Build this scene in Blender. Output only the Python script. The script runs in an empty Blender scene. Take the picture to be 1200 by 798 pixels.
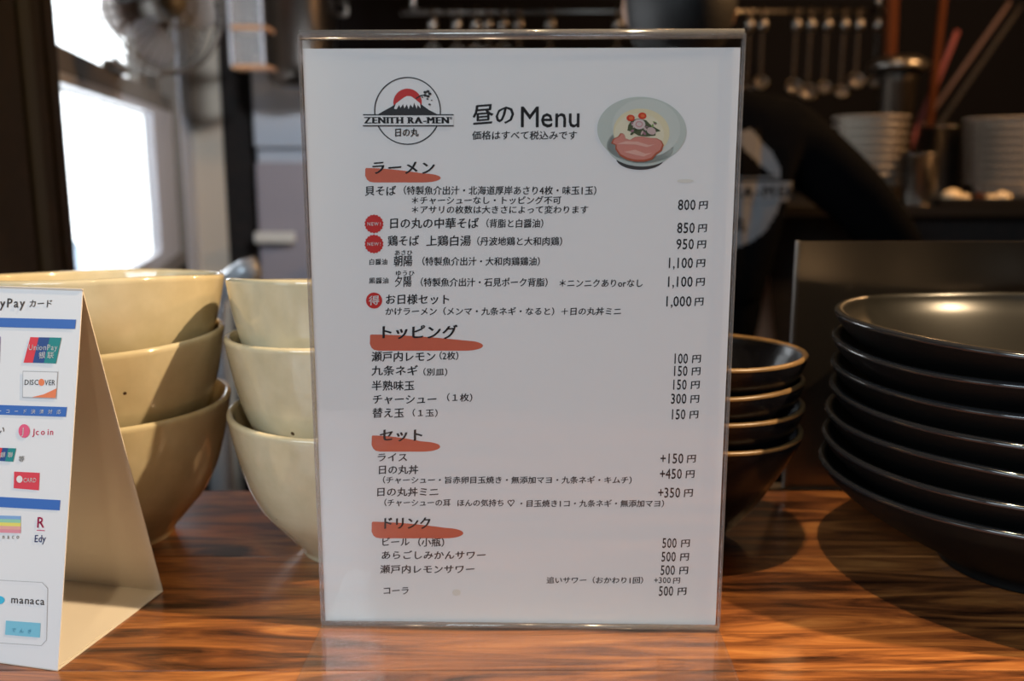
import bpy, bmesh, math, random
from mathutils import Vector, Matrix
random.seed(7)
sc = bpy.context.scene
C = sc.collection

# ---------------------------------------------------------------- camera
CAM_H = 0.246            # lens height above the counter top (counter top is z = 0)
PITCH = math.radians(10.7)
FPX = 1100.0             # focal length in pixels of the 1200 px wide frame
cam = bpy.data.cameras.new('camera')
cam.sensor_width = 36; cam.lens = 36*FPX/1200
cam.dof.use_dof = True; cam.dof.focus_distance = 0.478; cam.dof.aperture_fstop = 5.8
cam.clip_start = 0.02
cam_o = bpy.data.objects.new('camera', cam); C.objects.link(cam_o)
cam_o.location = (0, 0, CAM_H); cam_o.rotation_euler = (math.radians(90)-PITCH, 0, 0)
sc.camera = cam_o

# ---------------------------------------------------------------- world, lights, exposure
world = bpy.data.worlds.new('world'); sc.world = world; world.use_nodes = True
bg = world.node_tree.nodes['Background']
bg.inputs[0].default_value = (0.93, 0.96, 1.0, 1); bg.inputs[1].default_value = 8.0
sc.view_settings.view_transform = 'Standard'; sc.view_settings.look = 'None'
sc.view_settings.gamma = 1; sc.view_settings.use_curve_mapping = False
sc.view_settings.exposure = 0.0

def lamp(name, kind, loc, target, power, color, size=0.1, sizey=None, spot=None):
    l = bpy.data.lights.new(name, kind); l.energy = power; l.color = color
    if kind == 'AREA':
        l.size = size
        if sizey: l.shape = 'RECTANGLE'; l.size_y = sizey
    else: l.shadow_soft_size = size
    if spot: l.spot_size = math.radians(spot); l.spot_blend = 0.5
    o = bpy.data.objects.new(name, l); C.objects.link(o); o.location = loc
    d = Vector(target)-Vector(loc); o.rotation_euler = d.to_track_quat('-Z', 'Y').to_euler()
    return o
# daylight of the shop front behind the photographer
lamp('shopfront_daylight', 'AREA', (-1.3, -1.7, 1.30), (0, 0.5, 0.15), 47, (0.75, 0.89, 1.0), 1.6, 0.9)
lamp('side_window_daylight', 'AREA', (-2.3, -0.75, 0.55), (0, 0.5, 0.1), 4, (0.78, 0.92, 0.96), 0.8, 0.9)
# warm lamp over the counter, to the right and a little in front of the menu
lamp('counter_lamp', 'SPOT', (1.12, 0.24, 1.48), (-0.18, 0.48, 0.0), 200, (1.0, 0.72, 0.42), 0.022, spot=34)
lamp('bowl_fill_spot', 'SPOT', (-0.10, -0.10, 1.10), (-0.27, 0.60, 0.09), 8, (1.0, 0.74, 0.44), 0.02, spot=19)  # added warm spot, lifts the shade on the left bowl stack
lamp('counter_lamp', 'SPOT', (0.10, 0.46, 1.30), (0.34, 0.46, 0.0), 40, (1.0, 0.72, 0.42), 0.02, spot=48)
# warm kitchen lamps over the back counter
lamp('kitchen_lamp', 'POINT', (1.30, 1.70, 0.95), (0, 0, 0), 48, (1.0, 0.56, 0.24), 0.04)
lamp('kitchen_lamp', 'POINT', (0.75, 2.00, 1.20), (0, 0, 0), 6, (1.0, 0.56, 0.24), 0.04)
lamp('fridge_fill_spot', 'SPOT', (0.10, 1.20, 0.75), (-0.74, 2.65, 0.25), 58, (0.84, 0.91, 1.0), 0.05, spot=50)  # added cool spot from an unseen source, brightens refrigerator and casing

# ---------------------------------------------------------------- pixel -> place helpers
FW = Vector((0, math.cos(PITCH), -math.sin(PITCH))); UP = Vector((0, math.sin(PITCH), math.cos(PITCH)))
ORG = Vector((0, 0, CAM_H))
def ray(u, v): return FW + Vector((1, 0, 0))*((u-600)/FPX) + UP*((399-v)/FPX)
def W(u, v, Y):
    d = ray(u, v); return ORG + d*(Y/d.y)
def onplane(u, v, p, n):
    d = ray(u, v); return ORG + d*((p-ORG).dot(n)/d.dot(n))

# ---------------------------------------------------------------- materials
def mat(name, col, rough=0.5, metal=0.0, coat=0.0, spec=0.5, noise=None, bump=None, trans=0):
    m = bpy.data.materials.new(name); m.use_nodes = True
    nt = m.node_tree; b = nt.nodes['Principled BSDF']
    b.inputs['Base Color'].default_value = (*col, 1); b.inputs['Roughness'].default_value = rough
    b.inputs['Metallic'].default_value = metal; b.inputs['Coat Weight'].default_value = coat
    b.inputs['Specular IOR Level'].default_value = spec
    b.inputs['Coat Roughness'].default_value = 0.1
    tc = nt.nodes.new('ShaderNodeTexCoord')
    if noise:                                   # (scale, strength)
        n = nt.nodes.new('ShaderNodeTexNoise'); n.inputs['Scale'].default_value = noise[0]; n.inputs['Detail'].default_value = 5
        nt.links.new(tc.outputs['Object'], n.inputs['Vector'])
        r = nt.nodes.new('ShaderNodeMapRange'); r.inputs['To Min'].default_value = 1-noise[1]; r.inputs['To Max'].default_value = 1+noise[1]
        nt.links.new(n.outputs['Fac'], r.inputs['Value'])
        mx = nt.nodes.new('ShaderNodeMix'); mx.data_type = 'RGBA'; mx.blend_type = 'MULTIPLY'; mx.inputs['Factor'].default_value = 1
        mx.inputs['A'].default_value = (*col, 1); nt.links.new(r.outputs['Result'], mx.inputs['B'])
        nt.links.new(mx.outputs['Result'], b.inputs['Base Color'])
    if bump:
        n = nt.nodes.new('ShaderNodeTexNoise'); n.inputs['Scale'].default_value = bump[0]; n.inputs['Detail'].default_value = 3
        nt.links.new(tc.outputs['Object'], n.inputs['Vector'])
        bp = nt.nodes.new('ShaderNodeBump'); bp.inputs['Strength'].default_value = bump[1]; bp.inputs['Distance'].default_value = bump[2] if len(bump) > 2 else 0.001
        nt.links.new(n.outputs['Fac'], bp.inputs['Height']); nt.links.new(bp.outputs['Normal'], b.inputs['Normal'])
    if trans:
        b.inputs['Alpha'].default_value = 1-trans
    return m

def clear_sheet(name, tint=(1, 1, 1), rough=0.03, ior=1.49, haze=0.0):
    """thin clear plastic or glass: lets light straight through, mirrors by Fresnel"""
    m = bpy.data.materials.new(name); m.use_nodes = True; nt = m.node_tree; nt.nodes.clear()
    out = nt.nodes.new('ShaderNodeOutputMaterial'); t = nt.nodes.new('ShaderNodeBsdfTransparent')
    t.inputs[0].default_value = (*tint, 1)
    g = nt.nodes.new('ShaderNodeBsdfGlossy'); g.inputs['Roughness'].default_value = rough
    fr = nt.nodes.new('ShaderNodeFresnel')
    ge = nt.nodes.new('ShaderNodeNewGeometry'); mr = nt.nodes.new('ShaderNodeMapRange')      # same mirror strength on both faces of a thin sheet
    mr.inputs['To Min'].default_value = ior; mr.inputs['To Max'].default_value = 1/ior
    nt.links.new(ge.outputs['Backfacing'], mr.inputs['Value']); nt.links.new(mr.outputs[0], fr.inputs[0])
    mx = nt.nodes.new('ShaderNodeMixShader')
    nt.links.new(fr.outputs[0], mx.inputs[0]); nt.links.new(t.outputs[0], mx.inputs[1]); nt.links.new(g.outputs[0], mx.inputs[2])
    last = mx
    if haze:
        d = nt.nodes.new('ShaderNodeBsdfDiffuse'); d.inputs[0].default_value = (0.8, 0.8, 0.8, 1)
        m2 = nt.nodes.new('ShaderNodeMixShader'); m2.inputs[0].default_value = haze
        nt.links.new(mx.outputs[0], m2.inputs[1]); nt.links.new(d.outputs[0], m2.inputs[2]); last = m2
    nt.links.new(last.outputs[0], out.inputs[0])
    return m

def wood_mat(name, cols, sx=4.6, sy=34.0, rough=0.3, coat=0.8, seed=0.0):
    m = bpy.data.materials.new(name); m.use_nodes = True; nt = m.node_tree; b = nt.nodes['Principled BSDF']
    tc = nt.nodes.new('ShaderNodeTexCoord'); oi = nt.nodes.new('ShaderNodeObjectInfo')
    ad = nt.nodes.new('ShaderNodeVectorMath'); ad.operation = 'ADD'
    sc3 = nt.nodes.new('ShaderNodeVectorMath'); sc3.operation = 'SCALE'; sc3.inputs[0].default_value = (3.1, 1.7, 0.4)
    nt.links.new(oi.outputs['Random'], sc3.inputs['Scale'])
    nt.links.new(tc.outputs['Object'], ad.inputs[0]); nt.links.new(sc3.outputs[0], ad.inputs[1])
    mp = nt.nodes.new('ShaderNodeMapping'); mp.inputs['Scale'].default_value = (sx, sy, sy)
    mp.inputs['Location'].default_value = (seed, seed, seed)
    nt.links.new(ad.outputs[0], mp.inputs['Vector'])
    n = nt.nodes.new('ShaderNodeTexNoise'); n.inputs['Scale'].default_value = 1.6; n.inputs['Detail'].default_value = 8
    n.inputs['Distortion'].default_value = 1.2; n.inputs['Roughness'].default_value = 0.62
    nt.links.new(mp.outputs[0], n.inputs['Vector'])
    mp2 = nt.nodes.new('ShaderNodeMapping'); mp2.inputs['Scale'].default_value = (sx*5, sy*12, sy*12)
    nt.links.new(ad.outputs[0], mp2.inputs['Vector'])
    n2 = nt.nodes.new('ShaderNodeTexNoise'); n2.inputs['Scale'].default_value = 1.5; n2.inputs['Detail'].default_value = 4
    nt.links.new(mp2.outputs[0], n2.inputs['Vector'])
    cr = nt.nodes.new('ShaderNodeValToRGB'); e = cr.color_ramp.elements
    e[0].position = 0.36; e[0].color = (*cols[0], 1); e[1].position = 0.68; e[1].color = (*cols[3], 1)
    x = e.new(0.46); x.color = (*cols[1], 1); x = e.new(0.56); x.color = (*cols[2], 1)
    nt.links.new(n.outputs['Fac'], cr.inputs[0])
    r = nt.nodes.new('ShaderNodeMapRange'); r.inputs['To Min'].default_value = 0.6; r.inputs['To Max'].default_value = 1.35
    nt.links.new(n2.outputs['Fac'], r.inputs['Value'])
    mx = nt.nodes.new('ShaderNodeMix'); mx.data_type = 'RGBA'; mx.blend_type = 'MULTIPLY'; mx.inputs['Factor'].default_value = 1
    nt.links.new(cr.outputs[0], mx.inputs['A']); nt.links.new(r.outputs[0], mx.inputs['B'])
    nt.links.new(mx.outputs['Result'], b.inputs['Base Color'])
    b.inputs['Roughness'].default_value = rough; b.inputs['Coat Weight'].default_value = coat; b.inputs['Coat Roughness'].default_value = 0.2
    bp = nt.nodes.new('ShaderNodeBump'); bp.inputs['Strength'].default_value = 0.25; bp.inputs['Distance'].default_value = 0.0006
    nt.links.new(n2.outputs['Fac'], bp.inputs['Height']); nt.links.new(bp.outputs[0], b.inputs['Normal'])
    return m

def ceramic_mat(name, col, rough=0.10):
    m = bpy.data.materials.new(name); m.use_nodes = True; nt = m.node_tree; b = nt.nodes['Principled BSDF']
    tc = nt.nodes.new('ShaderNodeTexCoord')
    oi = nt.nodes.new('ShaderNodeObjectInfo')
    ad = nt.nodes.new('ShaderNodeVectorMath'); ad.operation = 'ADD'
    nt.links.new(tc.outputs['Object'], ad.inputs[0]); nt.links.new(oi.outputs['Random'], ad.inputs[1])
    v = nt.nodes.new('ShaderNodeTexVoronoi'); v.inputs['Scale'].default_value = 42
    nt.links.new(ad.outputs[0], v.inputs['Vector'])
    lt = nt.nodes.new('ShaderNodeMath'); lt.operation = 'LESS_THAN'; lt.inputs[1].default_value = 0.055
    nt.links.new(v.outputs['Distance'], lt.inputs[0])
    sep = nt.nodes.new('ShaderNodeSeparateColor'); nt.links.new(v.outputs['Color'], sep.inputs[0])
    g = nt.nodes.new('ShaderNodeMath'); g.operation = 'GREATER_THAN'; g.inputs[1].default_value = 0.5
    nt.links.new(sep.outputs[0], g.inputs[0])
    mu = nt.nodes.new('ShaderNodeMath'); mu.operation = 'MULTIPLY'; nt.links.new(lt.outputs[0], mu.inputs[0]); nt.links.new(g.outputs[0], mu.inputs[1])
    n = nt.nodes.new('ShaderNodeTexNoise'); n.inputs['Scale'].default_value = 60; n.inputs['Detail'].default_value = 4
    nt.links.new(ad.outputs[0], n.inputs['Vector'])
    cr = nt.nodes.new('ShaderNodeValToRGB'); e = cr.color_ramp.elements
    e[0].position = .3; e[0].color = (col[0]*.86, col[1]*.85, col[2]*.8, 1); e[1].position = .7; e[1].color = (*col, 1)
    nt.links.new(n.outputs['Fac'], cr.inputs[0])
    mx = nt.nodes.new('ShaderNodeMix'); mx.data_type = 'RGBA'; nt.links.new(mu.outputs[0], mx.inputs['Factor'])
    nt.links.new(cr.outputs[0], mx.inputs['A']); mx.inputs['B'].default_value = (0.05, 0.03, 0.02, 1)
    nt.links.new(mx.outputs['Result'], b.inputs['Base Color'])
    b.inputs['Roughness'].default_value = rough; b.inputs['Coat Weight'].default_value = 0.4; b.inputs['Coat Roughness'].default_value = 0.05
    nb = nt.nodes.new('ShaderNodeTexNoise'); nb.inputs['Scale'].default_value = 55; nb.inputs['Detail'].default_value = 1
    nt.links.new(ad.outputs[0], nb.inputs['Vector'])
    bp = nt.nodes.new('ShaderNodeBump'); bp.inputs['Strength'].default_value = 0.35; bp.inputs['Distance'].default_value = 0.0012
    nt.links.new(nb.outputs['Fac'], bp.inputs['Height']); nt.links.new(bp.outputs[0], b.inputs['Normal'])
    nt.links.new(bp.outputs[0], b.inputs['Coat Normal'])
    return m

M = {
 'wood': wood_mat('counter wood', [(0.035, 0.013, 0.006), (0.17, 0.056, 0.018), (0.36, 0.128, 0.034), (0.54, 0.23, 0.065)]),
 'darkwood': wood_mat('dark joinery', [(0.004, 0.003, 0.002), (0.007, 0.004, 0.003), (0.011, 0.006, 0.004), (0.016, 0.009, 0.006)], sx=20, sy=20, rough=.75, coat=.0),
 'handlewood': mat('handle wood', (0.05, 0.014, 0.004), .85, spec=.1, noise=(30, .2)),
 'cream': ceramic_mat('cream glaze', (0.68, 0.61, 0.43)),
 'white_china': mat('white china', (0.30, 0.25, 0.20), .3, noise=(20, .05)),
 'black_glaze': mat('black satin glaze', (0.010, 0.009, 0.007), .30, spec=.5, noise=(40, .3), bump=(90, .06, .0005)),
 'matte_black': mat('black underside toned for shade', (0.005, 0.005, 0.005), .5, spec=.12),
 'navy_glaze': mat('dark blue black glaze', (0.008, 0.008, 0.011), .22, spec=.3, noise=(60, .5), bump=(120, .3, .0008)),
 'bronze_rim': mat('rust brown rim', (0.17, 0.10, 0.04), .35, noise=(150, .4)),
 'plate_rim': mat('dark glazed rim', (0.02, 0.02, 0.022), .10, spec=.8),
 'paper': mat('menu paper', (0.80, 0.80, 0.80), .55, noise=(6, .015)),
 'card': mat('white card stock', (0.80, 0.81, 0.84), .35),
 'card_in': mat('uncoated card back', (0.78, 0.73, 0.65), .6, noise=(14, .04)),
 'ink': mat('black ink', (0.018, 0.017, 0.02), .6),
 'red': mat('red ink', (0.56, 0.018, 0.015), .5),
 'salmon': mat('vermilion brush ink', (0.60, 0.13, 0.07), .55, noise=(35, .12)),
 'whiteink': mat('white print', (0.8, 0.8, 0.8), .5),
 'acrylic': clear_sheet('clear acrylic', (0.985, 0.985, 0.985), .02),
 'acrylic_edge': mat('polished acrylic edge', (0.45, 0.42, 0.40), .08, metal=.0, coat=1, trans=.45),
 'glass': clear_sheet('window glass', (0.97, 0.98, 0.98), .0, 1.5),
 'panelsteel': mat('dark brushed steel', (0.22, 0.18, 0.14), .30, metal=1, noise=(8, .25)),
 'darksteel': mat('darker steel', (0.05, 0.04, 0.032), .45, metal=1, noise=(8, .2)),  # steel in a darker tone, for ladle handles and canister body
 'steel': mat('brushed stainless steel', (0.22, 0.20, 0.18), .33, metal=1, noise=(8, .15)),
 'chrome': mat('chrome with painted reflection', (0.80, 0.84, 0.90), .22, metal=.25),  # the tap's bright reflection is put into this pale colour
 'dark': mat('dark wall paint', (0.006, 0.005, 0.005), .8, spec=.1, noise=(4, .2)),
 'floor': mat('dark floor', (0.03, 0.025, 0.022), .5, noise=(5, .2)),
 'ceil': mat('dark ceiling', (0.03, 0.028, 0.025), .8, noise=(3, .2)),
 'sash': mat('grey brown window sash', (0.16, 0.145, 0.125), .5, noise=(8, .08)),
 'sash_dark': mat('dull grey post', (0.032, 0.036, 0.032), .7, noise=(8, .1)),
 'sash_light': mat('silver aluminium sash', (0.50, 0.51, 0.55), .35, noise=(8, .05)),
 'casing': mat('beige painted casing', (0.62, 0.55, 0.45), .6, noise=(5, .06)),
 'cloth': mat('black cotton', (0.003, 0.003, 0.0035), .95, spec=.04, noise=(60, .2), bump=(20, .4, .01)),
 'skin': mat('skin', (0.45, 0.26, 0.17), .5, noise=(20, .05)),
 'hair': mat('black hair', (0.006, 0.005, 0.005), .6, bump=(120, .5, .002)),
 'shirtprint': mat('grey shirt print', (0.20, 0.20, 0.21), .8),
 'fanplastic': mat('smoky fan blade', (0.35, 0.35, 0.37), .3, trans=.35),
 'fanwire': mat('fan wire', (0.12, 0.11, 0.10), .4, metal=.5),
 'fridge': mat('pale blue grey steel', (0.58, 0.64, 0.72), .38, metal=.3, noise=(5, .08)),
 'offwhite': mat('off white plastic', (0.75, 0.73, 0.66), .4),
 'garlic': mat('garlic skin', (0.62, 0.50, 0.33), .5, noise=(60, .15)),
 'pink': mat('pink plastic grip', (0.13, 0.035, 0.035), .7, spec=.2),
}
def ink(name, col, rough=.5):
    if name not in M: M[name] = mat(name, col, rough)
    return M[name]

# ---------------------------------------------------------------- object helpers
def tagit(o, label=None, cat=None, group=None, kind=None):
    if label: o['label'] = label
    if cat: o['category'] = cat
    if group: o['group'] = group
    if kind: o['kind'] = kind
    return o
def empty(name, loc=(0, 0, 0), label=None, cat=None, group=None, rz=0):
    o = bpy.data.objects.new(name, None); C.objects.link(o); o.location = loc; o.rotation_euler = (0, 0, rz)
    o.empty_display_size = .02
    return tagit(o, label, cat, group)
def link(name, bm, m, parent=None, smooth=False, kind=None):
    me = bpy.data.meshes.new(name); bmesh.ops.recalc_face_normals(bm, faces=bm.faces[:]) if not getattr(bm, 'flat', 0) else None
    bm.to_mesh(me); bm.free(); me.materials.append(m)
    if smooth: me.polygons.foreach_set('use_smooth', [True]*len(me.polygons))
    o = bpy.data.objects.new(name, me); C.objects.link(o)
    if parent is not None: o.parent = parent
    if kind: o['kind'] = kind
    return o
def box(bm, x0, x1, y0, y1, z0, z1, bev=0.0):
    r = bmesh.ops.create_cube(bm, size=1.0); vs = r['verts']
    for v in vs: v.co = Vector(((x0+x1)/2+v.co.x*(x1-x0), (y0+y1)/2+v.co.y*(y1-y0), (z0+z1)/2+v.co.z*(z1-z0)))
    if bev:
        es = list({e for v in vs for e in v.link_edges})
        bmesh.ops.bevel(bm, geom=es, offset=bev, segments=2, affect='EDGES', profile=.6)
def boxobj(name, b, m, parent=None, bev=0.0, kind=None, rz=0.0, loc=None):
    bm = bmesh.new(); box(bm, *b, bev=bev); o = link(name, bm, m, parent, kind=kind)
    return o
def beam(bm, a, b, w, h, upv=(0, 0, 1)):
    a = Vector(a); b = Vector(b); d = (b-a); L = d.length; d.normalize()
    s = d.cross(Vector(upv)); s = s.normalized() if s.length > 1e-5 else Vector((1, 0, 0)); u = s.cross(d)
    vs = []
    for p in (a, b):
        for i, j in ((-1, -1), (1, -1), (1, 1), (-1, 1)): vs.append(bm.verts.new(p+s*(i*w/2)+u*(j*h/2)))
    for f in ((0, 1, 2, 3), (7, 6, 5, 4), (0, 4, 5, 1), (1, 5, 6, 2), (2, 6, 7, 3), (3, 7, 4, 0)): bm.faces.new([vs[i] for i in f])
def tube(bm, pts, r, n=10, cap=True, closed=False):
    pts = [Vector(p) for p in pts]; rs = r if isinstance(r, (list, tuple)) else [r]*len(pts)
    rings = []; prev = None; N = len(pts)
    for i, p in enumerate(pts):
        if closed: t = pts[(i+1) % N]-pts[i-1]
        else: t = (pts[min(i+1, N-1)]-pts[max(i-1, 0)])
        t.normalize()
        if prev is None:
            s = t.cross(Vector((0, 0, 1)));
            if s.length < .05: s = t.cross(Vector((1, 0, 0)))
        else: s = prev-t*prev.dot(t)
        s.normalize(); prev = s; u = t.cross(s)
        rings.append([bm.verts.new(p+(s*math.cos(2*math.pi*k/n)+u*math.sin(2*math.pi*k/n))*rs[i]) for k in range(n)])
    for i in range(N if closed else N-1):
        A = rings[i]; B = rings[(i+1) % N]
        for k in range(n): bm.faces.new((A[k], A[(k+1) % n], B[(k+1) % n], B[k]))
    if cap and not closed: bm.faces.new(rings[0][::-1]); bm.faces.new(rings[-1])
def lathe(prof, n=72, wob=0.0, seed=0, wobz=0.0):
    """closed outline of (r, z) turned about z; wobble makes it hand thrown"""
    bm = bmesh.new(); rings = []
    rn = random.Random(seed); ph = [rn.uniform(0, 6.28) for _ in range(4)]
    def w(a): return math.sin(2*a+ph[0])*.5+math.sin(3*a+ph[1])*.3+math.sin(5*a+ph[2])*.2
    for r, z in prof:
        if r < 1e-6: rings.append([bm.verts.new((0, 0, z))])
        else:
            rings.append([bm.verts.new(((r+wob*w(2*math.pi*k/n)*min(1, z/.04))*math.cos(2*math.pi*k/n), (r+wob*w(2*math.pi*k/n)*min(1, z/.04))*math.sin(2*math.pi*k/n), z+wobz*w(2*math.pi*k/n+1)*(max(z, 0)/.09))) for k in range(n)])
    for A, B in zip(rings, rings[1:]):
        if len(A) == 1 and len(B) == 1: continue
        for k in range(n):
            k2 = (k+1) % n
            if len(A) == 1: bm.faces.new((A[0], B[k], B[k2]))
            elif len(B) == 1: bm.faces.new((A[k], A[k2], B[0]))
            else: bm.faces.new((A[k], A[k2], B[k2], B[k]))
    return bm
def smoothprof(pts, k=4):
    """Catmull-Rom through (r, z) points"""
    out = []
    for i in range(len(pts)-1):
        p0 = pts[max(i-1, 0)]; p1 = pts[i]; p2 = pts[i+1]; p3 = pts[min(i+2, len(pts)-1)]
        for j in range(k):
            t = j/k
            out.append(tuple(0.5*((2*p1[a])+(-p0[a]+p2[a])*t+(2*p0[a]-5*p1[a]+4*p2[a]-p3[a])*t*t+(-p0[a]+3*p1[a]-3*p2[a]+p3[a])*t**3) for a in (0, 1)))
    out.append(pts[-1]); return out

# ================================================================ THE SETTING
def struct(name, b, m, kind='structure', parent=None): return boxobj(name, b, m, parent, kind=kind if parent is None else None)
def plan(name, z0, z1, m):
    bm = bmesh.new(); pts = [(-2.4, -2.8), (2.46, -2.8), (2.46, 3.36), (-1.12, 3.36), (-.60, .99), (-2.4, .99)]
    a = [bm.verts.new((x, y, z0)) for x, y in pts]; b = [bm.verts.new((x, y, z1)) for x, y in pts]
    bm.faces.new(a[::-1]); bm.faces.new(b)
    for i in range(6): bm.faces.new((a[i], a[(i+1) % 6], b[(i+1) % 6], b[i]))
    link(name, bm, m, kind='structure')
plan('floor', -1.10, -1.05, M['floor']); plan('ceiling', 1.75, 1.80, M['ceil'])
struct('wall_back', (-1.12, 2.46, 3.3, 3.36, -1.05, 1.75), M['dark'])
struct('wall_side', (-2.4, -.57, .99, 1.05, -1.05, 1.75), M['dark'])
struct('wall_front', (-2.46, 2.46, -2.86, -2.8, -1.05, 1.75), M['dark'])
struct('wall_street', (-2.46, -2.4, -2.8, 1.05, -1.05, 1.75), M['dark'])
struct('wall_right', (2.4, 2.46, -2.8, 3.3, -1.05, 1.75), M['dark'])
# left wall swings outwards as it recedes; it holds the sash window
wl = empty('wall_left'); wl['kind'] = 'structure'
A0 = Vector((-0.62, 1.30, 0)); WD = Vector((-0.28, 1.30, 0)).normalized(); WN = Vector((-WD.y, WD.x, 0))   # WN points outdoors (-x)
wl.location = A0; wl.rotation_euler = (0, 0, math.atan2(WD.y, WD.x))
def LW(u, v):
    """photo pixel -> (along the wall, height) on the wall's inner face"""
    p = onplane(u, v, A0, WN); return (p-A0).dot(WD), p.z
S_A, S_B = 0.0, LW(209, 190)[0]; S_G = LW(187, 190)[0]           # window opening along the wall
Z_A, Z_B = -0.02, 0.66
for b in ((-.32, S_A, 0, .06, -1.05, 1.75), (S_A, S_B, 0, .06, -1.05, Z_A), (S_A, S_B, 0, .06, Z_B, 1.75), (S_B, 2.3, 0, .06, -1.05, 1.75)):
    boxobj('wall_panel', b, M['dark'], wl)
# dark joinery posts between the counter and the window
for i, (u0, u1, dpt, mm) in enumerate(((-60, 20, .012, 'darkwood'), (20, 30, .004, 'darkwood'), (30, 44, .008, 'sash_dark'), (44, 60, .004, 'darkwood'), (60, 72, .008, 'darkwood'))):
    s0 = LW(u0, 190)[0]; s1 = LW(u1, 190)[0]
    boxobj('post', (s0, s1, -dpt, 0.0, -1.05, 1.75), M[mm], wl, bev=.004)
# window: frame, two sashes, panes
wn = empty('window_1'); wn['kind'] = 'structure'; wn.location = wl.location; wn.rotation_euler = wl.rotation_euler
bm = bmesh.new()
for b in ((S_A, S_A+.025, -.004, .06, Z_A, Z_B), (S_B-.014, S_B, -.01, .06, Z_A, Z_B), (S_A, S_B, -.004, .06, Z_A, Z_A+.03), (S_A, S_B, -.004, .06, Z_B-.03, Z_B)): box(bm, *b, bev=.003)
link('window_frame', bm, M['sash'], wn)
zr = .360
def sash(name, z0, z1, y0, y1, m, lowrail, toprail):
    bm = bmesh.new()
    for b in ((S_A+.025, S_A+.05, y0, y1, z0, z1), (S_G, S_B-.012, y0, y1, z0, z1), (S_A+.05, S_G, y0, y1, z0, z0+lowrail), (S_A+.05, S_G, y0, y1, z1-toprail, z1)): box(bm, *b, bev=.002)
    o = link(name, bm, M[m], wn)
    boxobj('pane', (S_A+.05, S_G, (y0+y1)/2-.002, (y0+y1)/2+.002, z0+lowrail, z1-toprail), M['glass'], o)
    return o
sash('lower_sash', Z_A+.03, zr+.022, .008, .030, 'sash_light', .03, .022)
sash('upper_sash', zr, Z_B-.03, .034, .056, 'sash', .035, .03)
boxobj('meeting_rail', (S_A+.03, S_B-.014, .005, .03, zr+.016, zr+.052), M['sash'], wn, bev=.003)
bm = bmesh.new(); box(bm, .42, .56, -.012, .012, zr+.050, zr+.066, bev=.005); link('sash_lock', bm, M['sash'], wn)
bm = bmesh.new(); sa = LW(212, 190)[0]; sb = LW(216, 190)[0]; sc_ = LW(223, 190)[0]; box(bm, sa, sb-.01, -.008, .0, -.3, Z_B+.1, bev=.001); box(bm, sb+.01, sc_, -.010, .0, -.3, Z_B+.1, bev=.001); link('window_stop', bm, M['sash_light'], wn)
tr = empty('trim_1'); tr['kind'] = 'structure'; tr.location = wl.location; tr.rotation_euler = wl.rotation_euler
tr.location = (0, 0, 0); tr.rotation_euler = (0, 0, 0)
boxobj('casing', (W(224, 190, 2.80).x, W(262, 190, 2.80).x, 2.80, 2.95, -1.05, 1.75), M['casing'], tr, bev=.004)
boxobj('casing_bead', (W(221, 190, 2.79).x, W(227, 190, 2.79).x, 2.775, 2.80, -1.05, 1.75), M['sash_light'], tr, bev=.002)
# dark post closing the corner
p0 = W(263, 190, 2.80).x; p1 = W(296, 190, 2.80).x
struct('trim_2', (p0, p1, 2.80, 2.95, -1.05, 1.75), M['darkwood'])
# something pale blue outside the window, low in its corner
bm = bmesh.new(); q = W(86, 335, 5.0); q2 = W(86, 282, 5.0)
box(bm, q.x-.035, q.x+.045, q.y-.05, q.y+.05, -1.05, q2.z-.03, bev=.012); box(bm, q.x-.02, q.x+.035, q.y-.04, q.y+.04, q2.z-.03, q2.z, bev=.01)
tagit(link('metal_post', bm, ink('pale blue metal', (0.30, 0.38, 0.48))), 'pale blue metal post outside the window, low in its left corner', 'post')

# ================================================================ COUNTER
ct = empty('wooden_counter', (0, 0, 0), 'glossy orange brown plank counter carrying the menu stand and crockery', 'counter')
edges = [0.02, 0.155, 0.29, 0.425, 0.5615, 0.684]
for a, b in zip(edges, edges[1:]):
    bm = bmesh.new(); box(bm, -1.3, 1.3, a+.0003, b-.0003, -.035, 0, bev=.0006)
    link('plank', bm, M['wood'], ct)
boxobj('counter_front', (-1.25, 1.25, .06, .10, -1.05, -.035), M['darkwood'], ct)
boxobj('counter_back', (-1.25, 1.25, .60, .64, -1.05, -.035), M['darkwood'], ct)

# ================================================================ MENU STAND + MENU
NRM = Vector((0.0227, 1.0, 0)).normalized(); PP = Vector((0, .4685, 0)); EX = Vector((1, -.0227, 0)).normalized()
def SP(u, v):
    p = onplane(u, v, PP, NRM); return (p-PP).dot(EX), p.z     # (s, height) on the sheet
ang = math.atan2(EX.y, EX.x)
st = empty('acrylic_menu_stand', PP, 'clear acrylic L shaped stand holding the white menu upright', 'menu stand', rz=ang)
mn = empty('printed_menu', PP, 'white printed Japanese menu sheet with red brush marks inside the clear stand', 'menu', rz=ang)
sL = SP(380, 733)[0]-.0005; sR = SP(840, 738)[0]+.0005; HT = .3065
TOP = 0.3065
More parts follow.
